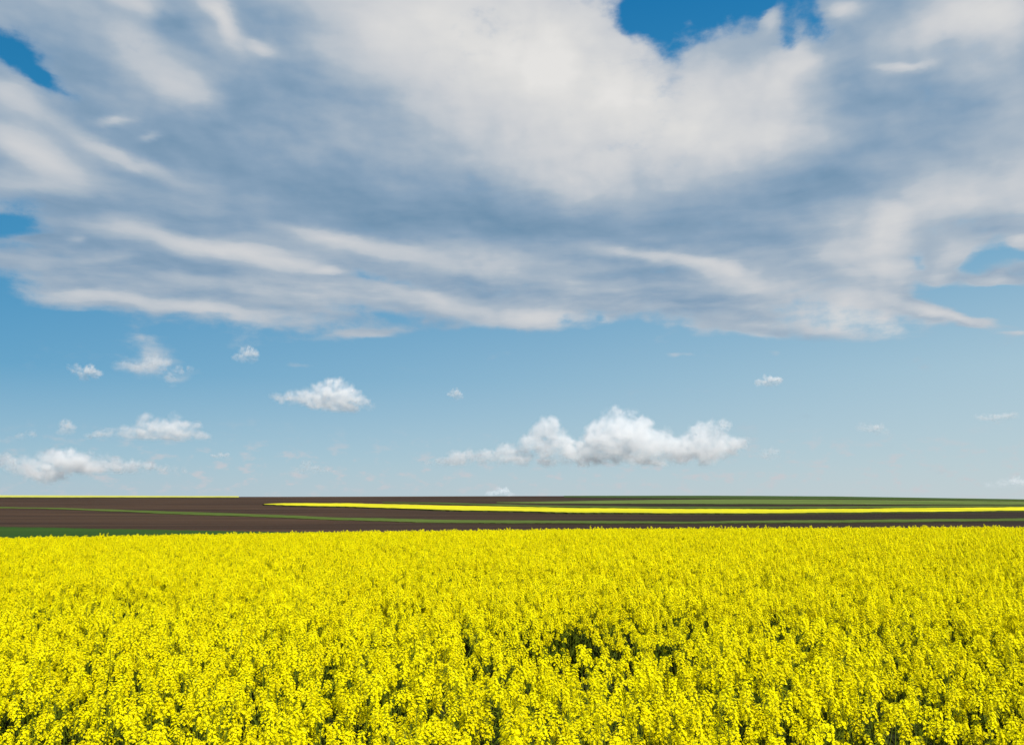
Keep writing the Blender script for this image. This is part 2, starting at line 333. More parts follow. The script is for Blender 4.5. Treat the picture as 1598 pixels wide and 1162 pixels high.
# ------------------------------------------------------------------ low cumulus, real bodies of scattering droplets
CUMULI = [
    ('largest white cumulus, a long bank with three billowing heads over the middle of the hill', 5.09, 3.39, 9000, [(45, -22, 30), (25, -8, 32), (70, -18, 28), (88, 0, 30), (60, 5, 28), (110, -2, 22), (20, 12, 26), (45, -38, 17), (30, -30, 14), (62, -38, 15), (-60, -22, 20), (-75, -12, 16), (-50, -30, 12), (-40, 2, 24), (-85, 2, 17), (-62, 10, 20), (-22, 16, 16), (0, 14, 22), (190, -8, 26), (210, 2, 22), (165, 0, 24), (175, -18, 16), (205, -20, 15), (150, 8, 24), (228, 2, 12), (130, 10, 24), (185, 12, 24), (215, 16, 14), (90, 20, 20), (240, 2, 6), (-125, 14, 14), (-140, 20, 14), (-155, 16, 10), (-110, 18, 16), (-95, 20, 14), (-190, 22, 14), (-205, 26, 14), (-180, 18, 12), (-220, 28, 9), (-240, 34, 6), (-165, 28, 10), (-30, 24, 13), (40, 24, 20), (140, 24, 16), (-60, 28, 14), (0, 30, 14), (70, 30, 16), (110, 30, 14), (180, 28, 13), (-100, 30, 11), (-130, 30, 10), (-230, 29, 9), (-205, 20, 12), (-250, 33, 5)], 38, 0.5),
    ('bright cumulus puff with a peaked top, alone in the sky left of centre', -12.82, 6.41, 8000, [(20, -15, 15), (5, -12, 14), (30, -5, 16), (45, 2, 14), (15, 2, 20), (-10, -2, 16), (-30, 0, 13), (-45, 2, 11), (-58, 5, 8), (58, 8, 10), (70, 14, 7), (35, 15, 15), (10, 16, 12), (-12, 10, 12), (-68, 2, 5), (0, -2, 14)], 24, 0.55),
    ('flat based cumulus with a knobbly top, above the crest line on the left', -23.57, 3.85, 8500, [(30, -10, 13), (12, -8, 12), (-5, -14, 10), (45, -5, 14), (58, 0, 13), (68, 6, 9), (20, 2, 16), (-10, 0, 14), (-30, 2, 11), (-48, 4, 9), (-62, 7, 7), (-74, 9, 5), (-20, 8, 10), (0, 8, 12), (40, 8, 13)], 14, 0.5),
    ('broad lopsided cumulus low over the far left crest, its left part rounded and drooping', -28.64, 1.61, 9500, [(12, -6, 20), (-8, 18, 12), (-30, 4, 14), (0, -10, 14), (-15, -8, 14), (18, -8, 14), (35, 0, 14), (45, 4, 12), (-5, 4, 16), (-10, 16, 12), (5, 10, 12), (-35, -6, 11), (-55, -6, 9), (-68, -8, 7), (-45, 2, 9), (-8, 24, 7)], None, 0.55),
    ('long thin cumulus tapering to the right, low beside the lopsided one on the left', -24.79, 1.59, 9800, [(-38, 0, 16), (-15, 1, 13), (8, 3, 10), (-45, -8, 12), (-25, -8, 10), (-55, 0, 12), (-10, -2, 11), (10, -2, 10), (30, 0, 9), (48, 2, 7), (62, 3, 5), (76, 4, 4), (-35, 5, 10), (-5, 6, 7)], 10, 0.5),
    ('small ragged white puff at the left below the cloud deck', -27.43, 7.25, 7000, [(-8, -4, 8), (6, -3, 9), (14, 0, 7), (0, 5, 7), (2, 10, 4), (-16, -6, 5)], None, 0.6),
    ('small upright puff just under the streaky left end of the deck', -18.01, 8.9, 7000, [(0, -5, 9), (8, -2, 9), (-2, 5, 9), (10, 6, 8), (-10, 2, 7)], None, 0.45),
    ('faint soft cloud patch between the ragged puff and the deck at the left', -24.17, 7.85, 7000, [(-15, 0, 13), (0, 3, 13), (18, 2, 12), (-28, 2, 9), (25, -8, 10), (10, -10, 9)], None, 0.28),
    ('faint broken wisp of cloud above the knobbly flat based cumulus', -21.96, 7.45, 7000, [(-12, 6, 8), (-10, -4, 7), (0, -6, 7), (14, -8, 6), (-8, 14, 6)], None, 0.3),
    ('tiny round puff alone near the centre of the sky, above the largest cumulus', -3.94, 6.64, 7500, [(0, -3, 7), (5, 2, 7), (-4, -2, 6), (4, 7, 4)], None, 0.6),
    ('small smooth oval cloud high above the right end of the largest cumulus', 17.24, 7.25, 7500, [(-12, 1, 7), (0, -2, 8), (12, 0, 7), (5, 3, 7), (-4, 3, 7)], None, 0.8),
    ('small pale cloud over the hill at the right, drooping at its right end', 23.5, 3.93, 8500, [(-14, -4, 7), (-4, -2, 8), (6, 0, 8), (14, 6, 6), (-20, -2, 4)], None, 0.4),
    ('small flat wedge of cloud close to the right edge of the sky', 30.11, 4.35, 8500, [(-12, -2, 6), (0, -1, 7), (12, -2, 6), (4, 5, 5), (-20, -3, 4), (22, -3, 4)], None, 0.45),
    ('small roundish puff directly right above the left end of the flat based cumulus', -28.18, 3.85, 8500, [(0, -4, 8), (3, 4, 8), (-5, 5, 6), (8, 0, 5)], None, 0.6),
    ('tiny flat sliver of cloud just right of the long thin cumulus', -19.26, 2.35, 9500, [(-8, 0, 4), (0, 0, 5), (9, 0, 4)], None, 0.7),
    ('pale double puff low in the sky between the left clouds and the largest cumulus', -13.79, 1.53, 9500, [(-12, 2, 9), (0, -5, 9), (8, 2, 10), (26, 2, 8), (-20, 6, 6), (34, 4, 5)], None, 0.3),
    ('small white cumulus top peeping over the brown horizon near the centre', -0.79, 0.01, 14000, [(-14, 3, 7), (-4, -2, 7), (6, 0, 8), (15, 4, 6)], None, 0.5),
    ('faint puff standing right of the largest cumulus, low over the hill', 17.09, 2.55, 9500, [(-4, 0, 8), (5, -2, 8), (0, 6, 8), (10, 6, 6)], None, 0.28),
    ('faint cloud sitting on the horizon at the far right edge', 30.71, 0.5, 14000, [(-24, 2, 6), (-10, -1, 7), (5, -2, 9), (18, 0, 9), (30, -3, 8)], None, 0.35),
    ('faint scrap of cloud at the left edge beside the small roundish puff', -30.52, 3.31, 8500, [(-12, 5, 5), (0, 0, 6), (10, -5, 6), (14, -1, 4)], None, 0.3),
]    # label, bearing, height above the horizon (deg), distance (m), lobes (right, down, radius; 1/1300 of the distance), flat base, thickness


def build_cumulus(label, az, el, D, lobes, base, dens, seed):
    u = D / 1300.0
    rng = random.Random(seed)
    bm = bmesh.new()
    rmax = max(r for _, _, r in lobes)
    for dx, dy, r in lobes:
        if rmax < 26: dx *= 1.03; dy *= 1.12; r *= 1.1
        n = 4 if r > 8 else 3
        for k in range(n):
            if k == 0: o = Vector((dx, rng.uniform(-.5, .5) * rmax, -dy)); rr = r
            else:
                an = rng.uniform(0, 6.28); rr = r * rng.uniform(.35, .6)
                o = Vector((dx + math.cos(an) * r * .72, rng.uniform(-.9, .4) * rmax, -dy + math.sin(an) * r * .6))
            mat = Matrix.Translation(o) @ Matrix.Diagonal((rr * rng.uniform(1.0, 1.35), rr * 1.15, rr * rng.uniform(.75, .95), 1))
            bmesh.ops.create_icosphere(bm, subdivisions=2, radius=1.0, matrix=mat)
    me0 = bpy.data.meshes.new('cumulus_body'); bm.to_mesh(me0); bm.free()
    o0 = bpy.data.objects.new('cumulus_body', me0); COL.objects.link(o0)
    rm = o0.modifiers.new('merge', 'REMESH'); rm.mode = 'VOXEL'; rm.voxel_size = 1.1 if rmax > 12 else .7
    me = bpy.data.meshes.new_from_object(o0.evaluated_get(bpy.context.evaluated_depsgraph_get()))
    bpy.data.objects.remove(o0); bpy.data.meshes.remove(me0)
    off = Vector((rng.uniform(0, 99), rng.uniform(0, 99), 0))
    amp = min(4.5, .30 * rmax)
    vs = [(v.co.copy(), v.normal.copy()) for v in me.vertices]
    co = []
    for c, n in vs:
        f = noise.fractal((c + off) / 10.0, 1.0, 2.0, 4) + .45 * (abs(noise.noise((c + off) / 3.6)) * 2 - .5)
        k = 1.0
        if base is not None: k = max(.15, min(1, (base + 6 + c.z) / 14))
        p = c + n * (amp * f * k + .6)
        if base is not None and p.z < -base: p.z = -base + (p.z + base) * .12
        co.append(p)
    # an outer veil and a denser core a little inside it
    inset = min(3.2, .22 * rmax)
    polys = [tuple(p.vertices) for p in me.polygons]; nv = len(co)
    V = [tuple(p * u) for p in co] + [tuple((p - n * inset) * u) for p, (c, n) in zip(co, vs)]
    F = polys + [tuple(q + nv for q in p) for p in polys]
    bpy.data.meshes.remove(me)
    zl = -(base + 11 if base is not None else max(dy + r for _, dy, r in lobes)) * u
    zh = max(r - dy for _, dy, r in lobes) * u
    o = new_obj('cumulus_cloud', V, F, [cloud_mat(dens * .018 / u, u, zl, zh, 11.0 if rmax > 12 else 6.0), cloud_mat(dens * .044 / u, u, zl, zh, 10.0 if rmax > 12 else 5.5)],
                idx=[0] * len(polys) + [1] * len(polys))
    dirv = Vector((math.sin(R(az)) * math.cos(R(el)), math.cos(R(az)) * math.cos(R(el)), math.sin(R(el))))
    o.location = dirv * D + Vector((0, 0, EYE)); o.rotation_euler = (0, 0, -R(az))
    return tag(o, label, 'cloud', 'low cumulus clouds')


def cloud_mat(d, u, zl, zh, grain):
    """water droplets: patchy, thinning out towards the base"""
    m, g = material('cumulus droplets')
    pos = g.node('ShaderNodeTexCoord').outputs['Object']
    n = g.noise(pos, 1.0 / (grain * u), 3, .6)
    z = g.sep(pos)[2]
    heads = g.noise(pos, 1.0 / (grain * u * 2.6), 2, .5)           # turrets thinned between, sky blue there standing in for shadow
    den = g.m('MULTIPLY', g.smooth(n, .38, .60, .05, 1.6), g.smooth(z, zl, zl + min(22 * u, (zh - zl) * .7), .07, 1.3))  # thin base lets sky blue through, in place of shade and haze
    den = g.m('MULTIPLY', den, g.smooth(heads, .36, .56, .12, 1.45))
    v = g.node('ShaderNodeVolumePrincipled'); v.inputs['Color'].default_value = (.955, .960, .966, 1)
    g.put(v.inputs['Density'], g.m('MULTIPLY', den, d)); v.inputs['Anisotropy'].default_value = .2
    o = g.node('ShaderNodeOutputMaterial'); g.l.new(v.outputs[0], o.inputs[1])
    m.cycles.volume_step_rate = CLOUD_STEP
    return m


for i, c in enumerate(CUMULI): build_cumulus(*c, seed=40 + i)

# ------------------------------------------------------------------ terrain
CREST = [(-1.1407,-1.015),(-1.0646,-1.015),(-0.9885,-1.015),(-0.9124,-1.015),(-0.8363,-1.072),(-0.7602,-1.128),(-0.6841,-1.185),(-0.608,-1.241),(-0.5319,-1.564),(-0.4558,-1.887),(-0.3797,-2.21),(-0.3036,-2.392),(-0.2275,-2.193),(-0.1514,-1.994),(-0.0753,-1.768),(0.0008,-1.542),(0.0769,-1.442),(0.1529,-1.341),(0.229,-1.241),(0.3051,-1.617),(0.3812,-2.144),(0.4572,-3.273),(0.5332,-4.413),(0.6091,-5.544),(0.6851,-6.292),(0.7611,-7.04),(0.837,-7.788),(0.9129,-8.535),(0.989,-8.535),(1.065,-8.535),(1.141,-8.535)]
D0, D1 = 300.0, 1000.0
Z0 = EYE - D0 * 75.0 / 1300.0


def crest(t):
    if t <= CREST[0][0]: return CREST[0][1]
    for (a, b), (c, e) in zip(CREST, CREST[1:]):
        if t <= c: return b + (e - b) * (t - a) / (c - a)
    return CREST[-1][1]


def ground_z(x, y):
    if y >= D0:
        c = crest(x / y)
        if y <= D1: return Z0 + (c - Z0) * (y - D0) / (D1 - D0)
        return c - .012 * (y - D1)
    if y <= 22: z = 0.0
    elif y <= 43.3: z = -.0013 * (y - 22) ** 2
    else:
        z1 = -.0013 * 21.3 ** 2; z = z1 + (Z0 - z1) * (y - 43.3) / (D0 - 43.3)
    xc = max(-60, min(60, x))
    return z + (.0105 * xc - .0075 * math.sqrt(xc * xc + 64) + .045) * max(0, min(1, (D0 - y) / 230))


xs = sorted(set([-9000, -6000, -4000, -3000, -2400, -2000, -1600] + list(range(-1400, -120, 40)) + list(range(-120, 121, 8)) + list(range(160, 1401, 40)) + [1600, 2000, 2400, 3000, 4000, 6000, 9000]))
ys = sorted(set([-3000, -1000, -300, -100, -40, -10] + list(range(0, 64, 3)) + list(range(64, 300, 12)) + list(range(300, 1001, 14)) + [1000, 1010, 1030, 1080, 1200, 1500, 2000, 3000, 5000, 8000, 12000]))
gv = [(x, y, ground_z(x, y)) for y in ys for x in xs]
nx = len(xs)
gf = [(j * nx + i, j * nx + i + 1, (j + 1) * nx + i + 1, (j + 1) * nx + i) for j in range(len(ys) - 1) for i in range(nx - 1)]
tag(new_obj('ground', gv, gf, [M_SOIL]), 'dark brown ploughed soil rolling away to the low hill on the horizon', 'ground', kind='structure')


def crop_strip(name, rows, h, m_top, label, cat, rough=.06, seed=1, div=5, nr=5, kind='stuff', verge=5.0):
    """a band of standing crop on the hillside: rows = [(far edge xy, near edge xy), ...] as surveyed; real height h"""
    rng = random.Random(seed)
    fine = []
    for (a, b), (c, d) in zip(rows, rows[1:]):
        for k in range(div):
            u = k / div
            fine.append(((a[0] + (c[0] - a[0]) * u, a[1] + (c[1] - a[1]) * u), (b[0] + (d[0] - b[0]) * u, b[1] + (d[1] - b[1]) * u)))
    fine.append(rows[-1])
    V, F, I = [], [], []
    K = nr + 3                      # skirt, top rows, skirt
    for f, n in fine:
        wv = lambda k: noise.noise(Vector((f[0] / 35, seed * 7.3, k))) * verge + rng.uniform(-1, 1) * verge * .25
        jf = wv(1.5); jn = wv(8.5)
        for k in range(K):
            u = min(max((k - 1) / nr, 0), 1)
            x = f[0] + (n[0] - f[0]) * u; y = f[1] + (n[1] - f[1]) * u + (jf if u == 0 else jn if u == 1 else 0)
            z = ground_z(x, y)
            z += -.6 if k in (0, K - 1) else h * (1 + rng.uniform(-1, 1) * rough)
            V.append((x, y, z))
    for i in range(len(fine) - 1):
        for k in range(K - 1):
            a = i * K + k
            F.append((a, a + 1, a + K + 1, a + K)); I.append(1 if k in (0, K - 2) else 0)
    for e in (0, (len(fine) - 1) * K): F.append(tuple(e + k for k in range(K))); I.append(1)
    return tag(new_obj(name, V, F, [m_top, M_EDGE], idx=I, smooth=False), label, cat, kind=kind)


crop_strip('wheat_field', [((-331.1,412.7),(-226.4,283.3)),((-319.3,409.4),(-220.2,283.3)),((-307.6,406.0),(-213.9,283.3)),((-296.2,402.8),(-207.6,283.3)),((-285.0,399.6),(-201.4,283.3)),((-273.9,396.4),(-195.1,283.3)),((-263.0,393.3),(-188.9,283.3)),((-252.3,390.2),(-182.6,283.3)),((-241.7,387.2),(-176.3,283.3)),((-231.4,384.3),(-170.1,283.3)),((-221.6,382.2),(-163.8,283.3)),((-211.9,380.0),(-157.5,283.2)),((-202.4,377.9),(-151.2,283.2)),((-192.9,375.8),(-145.0,283.2)),((-183.5,373.7),(-138.7,283.1)),((-174.1,371.2),(-132.4,283.1)),((-164.7,368.7),(-126.1,283.1)),((-155.5,366.2),(-119.9,283.1)),((-146.4,363.7),(-113.6,283.0)),((-137.4,361.3),(-107.3,283.0)),((-128.7,359.4),(-101.1,283.0)),((-120.1,357.5),(-94.8,283.0)),((-111.6,355.7),(-88.6,283.0)),((-103.1,353.8),(-82.3,283.0)),((-94.8,352.0),(-76.1,283.0)),((-86.7,350.6),(-69.8,283.0)),((-78.6,349.1),(-63.6,283.0)),((-70.6,347.7),(-57.3,283.0)),((-62.6,346.3),(-51.1,283.0))], .35, M_WHEAT, 'deep green wedge of young wheat at the left, just behind the yellow field', 'wheat field', seed=2)
crop_strip('grass_strip', [((-522.9,650.0),(-496.3,617.1)),((-498.1,646.2),(-474.7,615.9)),((-473.6,642.4),(-453.1,614.7)),((-449.4,638.6),(-431.6,613.5)),((-425.5,634.9),(-410.2,612.2)),((-401.8,631.2),(-388.9,611.0)),((-378.6,627.7),(-367.8,610.0)),((-355.2,623.8),(-344.2,604.6)),((-330.9,617.6),(-317.2,592.0)),((-302.7,602.7),(-288.1,573.7)),((-275.1,586.9),(-260.2,555.4)),((-248.8,571.9),(-234.1,538.2)),((-223.9,557.6),(-210.1,523.5)),((-200.0,543.7),(-188.0,511.2)),((-177.3,530.2),(-166.8,499.1)),((-155.5,517.0),(-146.5,487.3)),((-134.1,501.9),(-126.1,472.2)),((-114.0,487.6),(-107.0,458.1)),((-94.9,474.2),(-89.0,444.9)),((-77.7,466.4),(-72.9,437.9)),((-61.2,459.5),(-57.5,431.8)),((-45.1,452.7),(-42.4,425.9)),((-29.6,447.2),(-27.9,421.2)),((-14.5,444.5),(-13.7,419.5)),((0.3,441.8),(0.3,417.8)),((15.0,439.3),(14.2,416.2)),((29.6,436.9),(28.1,414.7)),((44.0,435.2),(41.9,414.1)),((58.4,433.6),(55.7,413.8)),((72.6,432.1),(69.5,413.5)),((86.9,431.0),(83.3,413.4)),((101.8,433.3),(97.5,415.0)),((117.1,436.2),(111.9,417.0)),((132.6,439.1),(126.5,419.1)),((148.4,442.4),(141.3,421.5)),((164.4,445.7),(156.3,423.9)),((181.2,450.2),(171.9,427.3)),((198.6,455.5),(188.0,431.4)),((216.4,461.1),(204.4,435.6)),((234.8,466.9),(221.2,440.1)),((253.7,472.9),(238.4,444.7)),((273.2,479.3),(256.1,449.5)),((293.2,485.9),(274.1,454.5)),((313.7,492.5),(292.5,459.4)),((334.7,499.2),(311.2,464.3)),((356.3,506.2),(330.3,469.4)),((378.7,513.4),(350.0,474.7)),((401.7,521.0),(370.1,480.2)),((425.6,528.9),(390.8,485.9))], .35, M_STRIP, 'long thin green strip running across the brown ploughed slope', 'grass strip', seed=3)
crop_strip('rapeseed_field', [((-205.9,700.1),(-201.9,686.7)),((-193.8,720.0),(-179.3,666.4)),((-175.6,719.3),(-160.3,656.9)),((-156.6,714.8),(-140.9,643.5)),((-137.7,709.3),(-122.2,630.0)),((-117.7,696.2),(-103.9,614.9)),((-98.4,683.5),(-86.4,600.5)),((-79.9,671.2),(-69.8,586.7)),((-62.0,659.4),(-53.9,573.6)),((-44.7,648.3),(-38.8,562.3)),((-28.1,638.1),(-24.4,555.3)),((-11.9,628.3),(-10.4,548.5)),((3.7,618.9),(3.3,541.9)),((18.9,610.3),(16.6,535.8)),((33.7,601.8),(29.6,529.8)),((48.1,594.3),(42.4,524.6)),((62.5,590.0),(55.3,522.4)),((76.7,585.8),(68.1,520.3)),((90.7,581.6),(80.7,518.1)),((104.5,577.5),(93.3,516.0)),((118.2,574.3),(105.8,514.4)),((132.3,573.0),(118.6,513.8)),((146.7,573.2),(131.5,514.3)),((161.0,573.4),(144.5,514.7)),((175.5,573.8),(157.5,515.4)),((191.3,578.2),(171.6,518.9)),((207.3,582.7),(185.8,522.6)),((223.6,587.3),(200.3,526.3)),((241.2,594.3),(215.7,531.8)),((259.7,602.9),(231.9,538.6)),((278.9,611.8),(248.6,545.6)),((298.7,621.2),(265.8,553.0)),((319.2,631.1),(283.5,560.7)),((340.5,641.4),(301.8,568.8)),((362.5,652.2),(320.7,577.2)),((385.4,663.5),(340.2,586.0)),((409.3,675.5),(360.4,595.2)),((432.7,685.9),(380.6,603.5)),((456.8,696.4),(401.2,612.0)),((481.7,707.4),(422.5,620.8)),((507.5,718.8),(444.4,629.9)),((534.2,730.8),(467.1,639.4)),((562.0,743.3),(490.6,649.3)),((590.8,756.4),(514.9,659.7)),((620.8,770.1),(540.1,670.4))], 1.0, M_BLOOM, 'bright yellow strip of flowering rapeseed crossing the far slope, pointed at its left end', 'rapeseed field', seed=4)
crop_strip('rapeseed_field', [((-811.1,1005.0),(-735.3,912.6)),((-786.8,1005.0),(-712.2,911.2)),((-762.6,1005.0),(-689.2,909.7)),((-738.3,1005.0),(-666.2,908.3)),((-714.1,1005.0),(-643.4,906.9)),((-689.9,1005.0),(-620.6,905.5)),((-665.6,1005.0),(-597.8,904.1)),((-641.4,1005.0),(-575.2,902.7)),((-617.1,1005.0),(-552.6,901.3)),((-592.9,1005.0),(-532.2,903.7)),((-568.7,1005.0),(-512.4,907.1)),((-544.4,1005.0),(-492.4,910.5)),((-520.2,1005.0),(-472.3,914.0)),((-495.9,1005.0),(-452.0,917.5)),((-471.7,1005.0),(-431.6,921.0)),((-447.5,1005.0),(-411.0,924.6)),((-423.2,1005.0),(-390.2,928.2)),((-399.0,1005.0),(-369.4,931.9)),((-374.7,1005.0),(-348.1,935.1)),((-350.5,1005.0),(-326.3,937.1)),((-326.3,1005.0),(-304.4,939.1))], .9, M_CREST, 'thin pale yellow line of rapeseed along the hill crest at the far left', 'rapeseed field', seed=5)
crop_strip('wheat_field', [((-13.7,752.6),(-13.4,734.2)),((4.6,759.2),(4.4,726.9)),((23.2,766.8),(21.8,720.4)),((42.3,775.5),(39.1,716.7)),((61.9,785.0),(56.3,714.5)),((81.9,794.8),(73.4,712.3)),((102.3,803.3),(90.4,710.1)),((122.9,810.6),(107.3,708.1)),((143.9,818.1),(124.1,706.1)),((165.2,825.6),(140.8,704.1)),((186.9,832.8),(157.5,702.2)),((209.8,843.6),(174.6,702.5)),((232.7,852.5),(191.9,703.4)),((253.4,852.5),(209.2,704.2)),((274.4,853.5),(226.7,705.6)),((295.6,854.9),(244.4,707.4)),((316.9,856.3),(262.2,709.1)),((338.6,858.6),(281.0,713.1)),((360.7,861.8),(300.8,719.3)),((383.0,865.0),(321.1,725.7)),((405.6,868.4),(341.8,732.2)),((428.3,871.8),(362.9,739.1)),((451.2,875.3),(384.5,746.2)),((474.4,878.8),(406.5,753.5)),((497.7,882.4),(429.0,761.0)),((521.2,886.0),(452.0,768.8)),((544.5,888.9),(475.0,775.9)),((564.8,887.0),(495.3,778.3)),((585.1,885.2),(515.8,780.6)),((605.3,883.3),(536.3,783.1)),((625.3,881.4),(557.1,785.5)),((645.3,879.5),(577.9,788.0)),((665.2,877.6),(599.0,790.6)),((684.9,875.7),(620.2,793.2)),((704.6,873.8),(641.5,795.8))], .35, M_PALE, 'pale green band of young wheat on the upper right slope', 'wheat field', seed=6)
crop_strip('wheat_field', [((62.0,1005.0),(57.5,932.8)),((87.1,1005.0),(79.8,923.0)),((112.1,1005.0),(101.7,913.5)),((137.1,1005.0),(123.1,904.1)),((162.1,1005.0),(144.3,896.5)),((187.1,1005.0),(165.8,891.9)),((212.1,1005.0),(187.0,887.4)),((237.2,1005.0),(208.3,884.3)),((262.2,1005.0),(230.4,884.9)),((287.2,1005.0),(252.3,884.7)),((312.2,1005.0),(274.3,884.5)),((337.2,1005.0),(296.6,885.6)),((362.3,1005.0),(319.0,886.7)),((387.3,1005.0),(341.6,888.1)),((412.3,1005.0),(365.1,891.8)),((437.3,1005.0),(388.9,895.6)),((462.3,1005.0),(412.9,899.3)),((487.3,1005.0),(436.7,902.4)),((512.4,1005.0),(460.7,905.5)),((537.4,1005.0),(484.8,908.7)),((562.4,1005.0),(509.2,911.8)),((587.4,1005.0),(533.7,915.1)),((612.4,1005.0),(558.4,918.4)),((637.5,1005.0),(580.1,916.7)),((662.5,1005.0),(601.6,914.8)),((687.5,1005.0),(623.0,913.0)),((712.5,1005.0),(644.3,911.1)),((737.5,1005.0),(665.5,909.1)),((762.5,1005.0),(686.6,907.2)),((787.6,1005.0),(707.6,905.3)),((812.6,1005.0),(728.5,903.4))], .35, M_DEEP, 'dark green wheat capping the hill crest on the right', 'wheat field', seed=7)
crop_strip('grass_strip', [((-117.5,765.3),(-115.4,751.8)),((-98.2,757.7),(-95.5,737.2)),((-79.2,750.4),(-76.3,723.3)),((-60.6,743.2),(-57.9,709.8)),((-41.9,729.0),(-39.9,693.8)),((-23.9,713.1),(-22.7,677.5)),((-6.7,697.9),(-6.3,663.3)),((9.9,683.8),(9.4,652.3)),((25.8,670.5),(24.7,642.0)),((41.4,663.7),(39.7,635.8)),((56.8,657.2),(54.4,629.8)),((71.8,650.8),(68.9,623.9)),((86.6,644.5),(83.0,618.2)),((101.3,639.5),(97.1,613.4)),((116.4,638.5),(111.5,611.4)),((131.5,637.5),(125.7,609.5)),((146.6,636.7),(139.9,607.7)),((162.2,637.7),(154.5,607.6)),((178.0,639.8),(169.4,608.9)),((194.4,643.2),(184.9,611.9)),((211.1,647.2),(200.7,615.4)),((228.1,651.4),(216.8,619.1)),((245.3,655.6),(233.0,622.8)),((263.9,662.7),(250.7,629.8)),((283.4,671.2),(269.5,638.4)),((303.4,680.0),(288.8,647.4)),((324.1,689.2),(308.8,656.8)),((345.4,698.9),(329.4,666.6)),((367.4,708.9),(350.7,676.9)),((390.1,719.4),(372.7,687.6)),((413.5,730.3),(395.6,698.8)),((437.8,741.8),(419.3,710.6)),((462.4,752.9),(443.2,721.8)),((486.0,761.4),(465.8,730.0)),((510.1,770.3),(488.9,738.4)),((534.9,779.5),(512.6,747.2)),((560.3,789.0),(537.0,756.3)),((586.5,798.8),(562.0,765.6)),((613.3,808.9),(587.8,775.3)),((641.0,819.5),(614.2,785.4)),((669.5,830.4),(641.5,795.8))], .35, M_STRIP, 'narrow green strip directly above the long yellow strip', 'grass strip', seed=8)


# ------------------------------------------------------------------ rapeseed plants
class MB:
    def __init__(s): s.v, s.f, s.i = [], [], []
    def tube(s, pts, r0, r1, mat, n=4):
        base = len(s.v); L = len(pts)
        for k, p in enumerate(pts):
            p = Vector(p); q = Vector(pts[min(k + 1, L - 1)]) - Vector(pts[max(k - 1, 0)])
            q.normalize(); a = q.orthogonal().normalized(); b = q.cross(a); r = r0 + (r1 - r0) * k / (L - 1)
            for j in range(n):
                t = 2 * math.pi * j / n; s.v.append(tuple(p + (a * math.cos(t) + b * math.sin(t)) * r))
        for k in range(L - 1):
            for j in range(n):
                a = base + k * n + j; b = base + k * n + (j + 1) % n
                s.f.append((a, b, b + n, a + n)); s.i.append(mat)
    def face(s, pts, mat):
        b = len(s.v); s.v += [tuple(p) for p in pts]; s.f.append(tuple(range(b, b + len(pts)))); s.i.append(mat)
    def oct(s, c, r, h, mat):
        b = len(s.v)
        for d in ((r, 0, 0), (0, r, 0), (-r, 0, 0), (0, -r, 0), (0, 0, h), (0, 0, -h)): s.v.append((c[0] + d[0], c[1] + d[1], c[2] + d[2]))
        for t in ((0, 1, 4), (1, 2, 4), (2, 3, 4), (3, 0, 4), (1, 0, 5), (2, 1, 5), (3, 2, 5), (0, 3, 5)): s.f.append(tuple(b + q for q in t)); s.i.append(mat)
    def add(s, o, M):
        b = len(s.v); s.v += [tuple(M @ Vector(p)) for p in o.v]; s.f += [tuple(b + q for q in t) for t in o.f]; s.i += o.i
    def mesh(s, name):
        me = bpy.data.meshes.new(name); me.from_pydata(s.v, [], s.f)
        for m in MATS: me.materials.append(m)
        me.polygons.foreach_set('material_index', s.i); me.update(); return me


MATS = [M_PETAL, M_BUD, M_STEM, M_LEAF]


def flower(mb, c, n, size, rng):
    """four rounded petals in a cross"""
    n = n.normalized(); a = n.orthogonal().normalized(); b = n.cross(a); t0 = rng.uniform(0, 6.28)
    cup = rng.uniform(.15, .5)
    for k in range(4):
        t = t0 + k * math.pi / 2 + rng.uniform(-.15, .15)
        u = a * math.cos(t) + b * math.sin(t); w = n.cross(u)
        s = size * rng.uniform(.88, 1.1)
        p0 = c + u * s * .08; p1 = c + u * s * .62 + w * s * .46 + n * s * cup; p2 = c + u * s * 1.0 + w * s * .2 + n * s * cup * .8
        p3 = c + u * s * 1.0 - w * s * .2 + n * s * cup * .8; p4 = c + u * s * .62 - w * s * .46 + n * s * cup; pm = c + u * s * .95 + n * s * cup * .55
        q = len(mb.v); mb.v += [tuple(p0), tuple(p1), tuple(p2), tuple(pm), tuple(p3), tuple(p4)]
        mb.f += [(q, q + 1, q + 2, q + 3), (q, q + 3, q + 4, q + 5)]; mb.i += [0, 0]


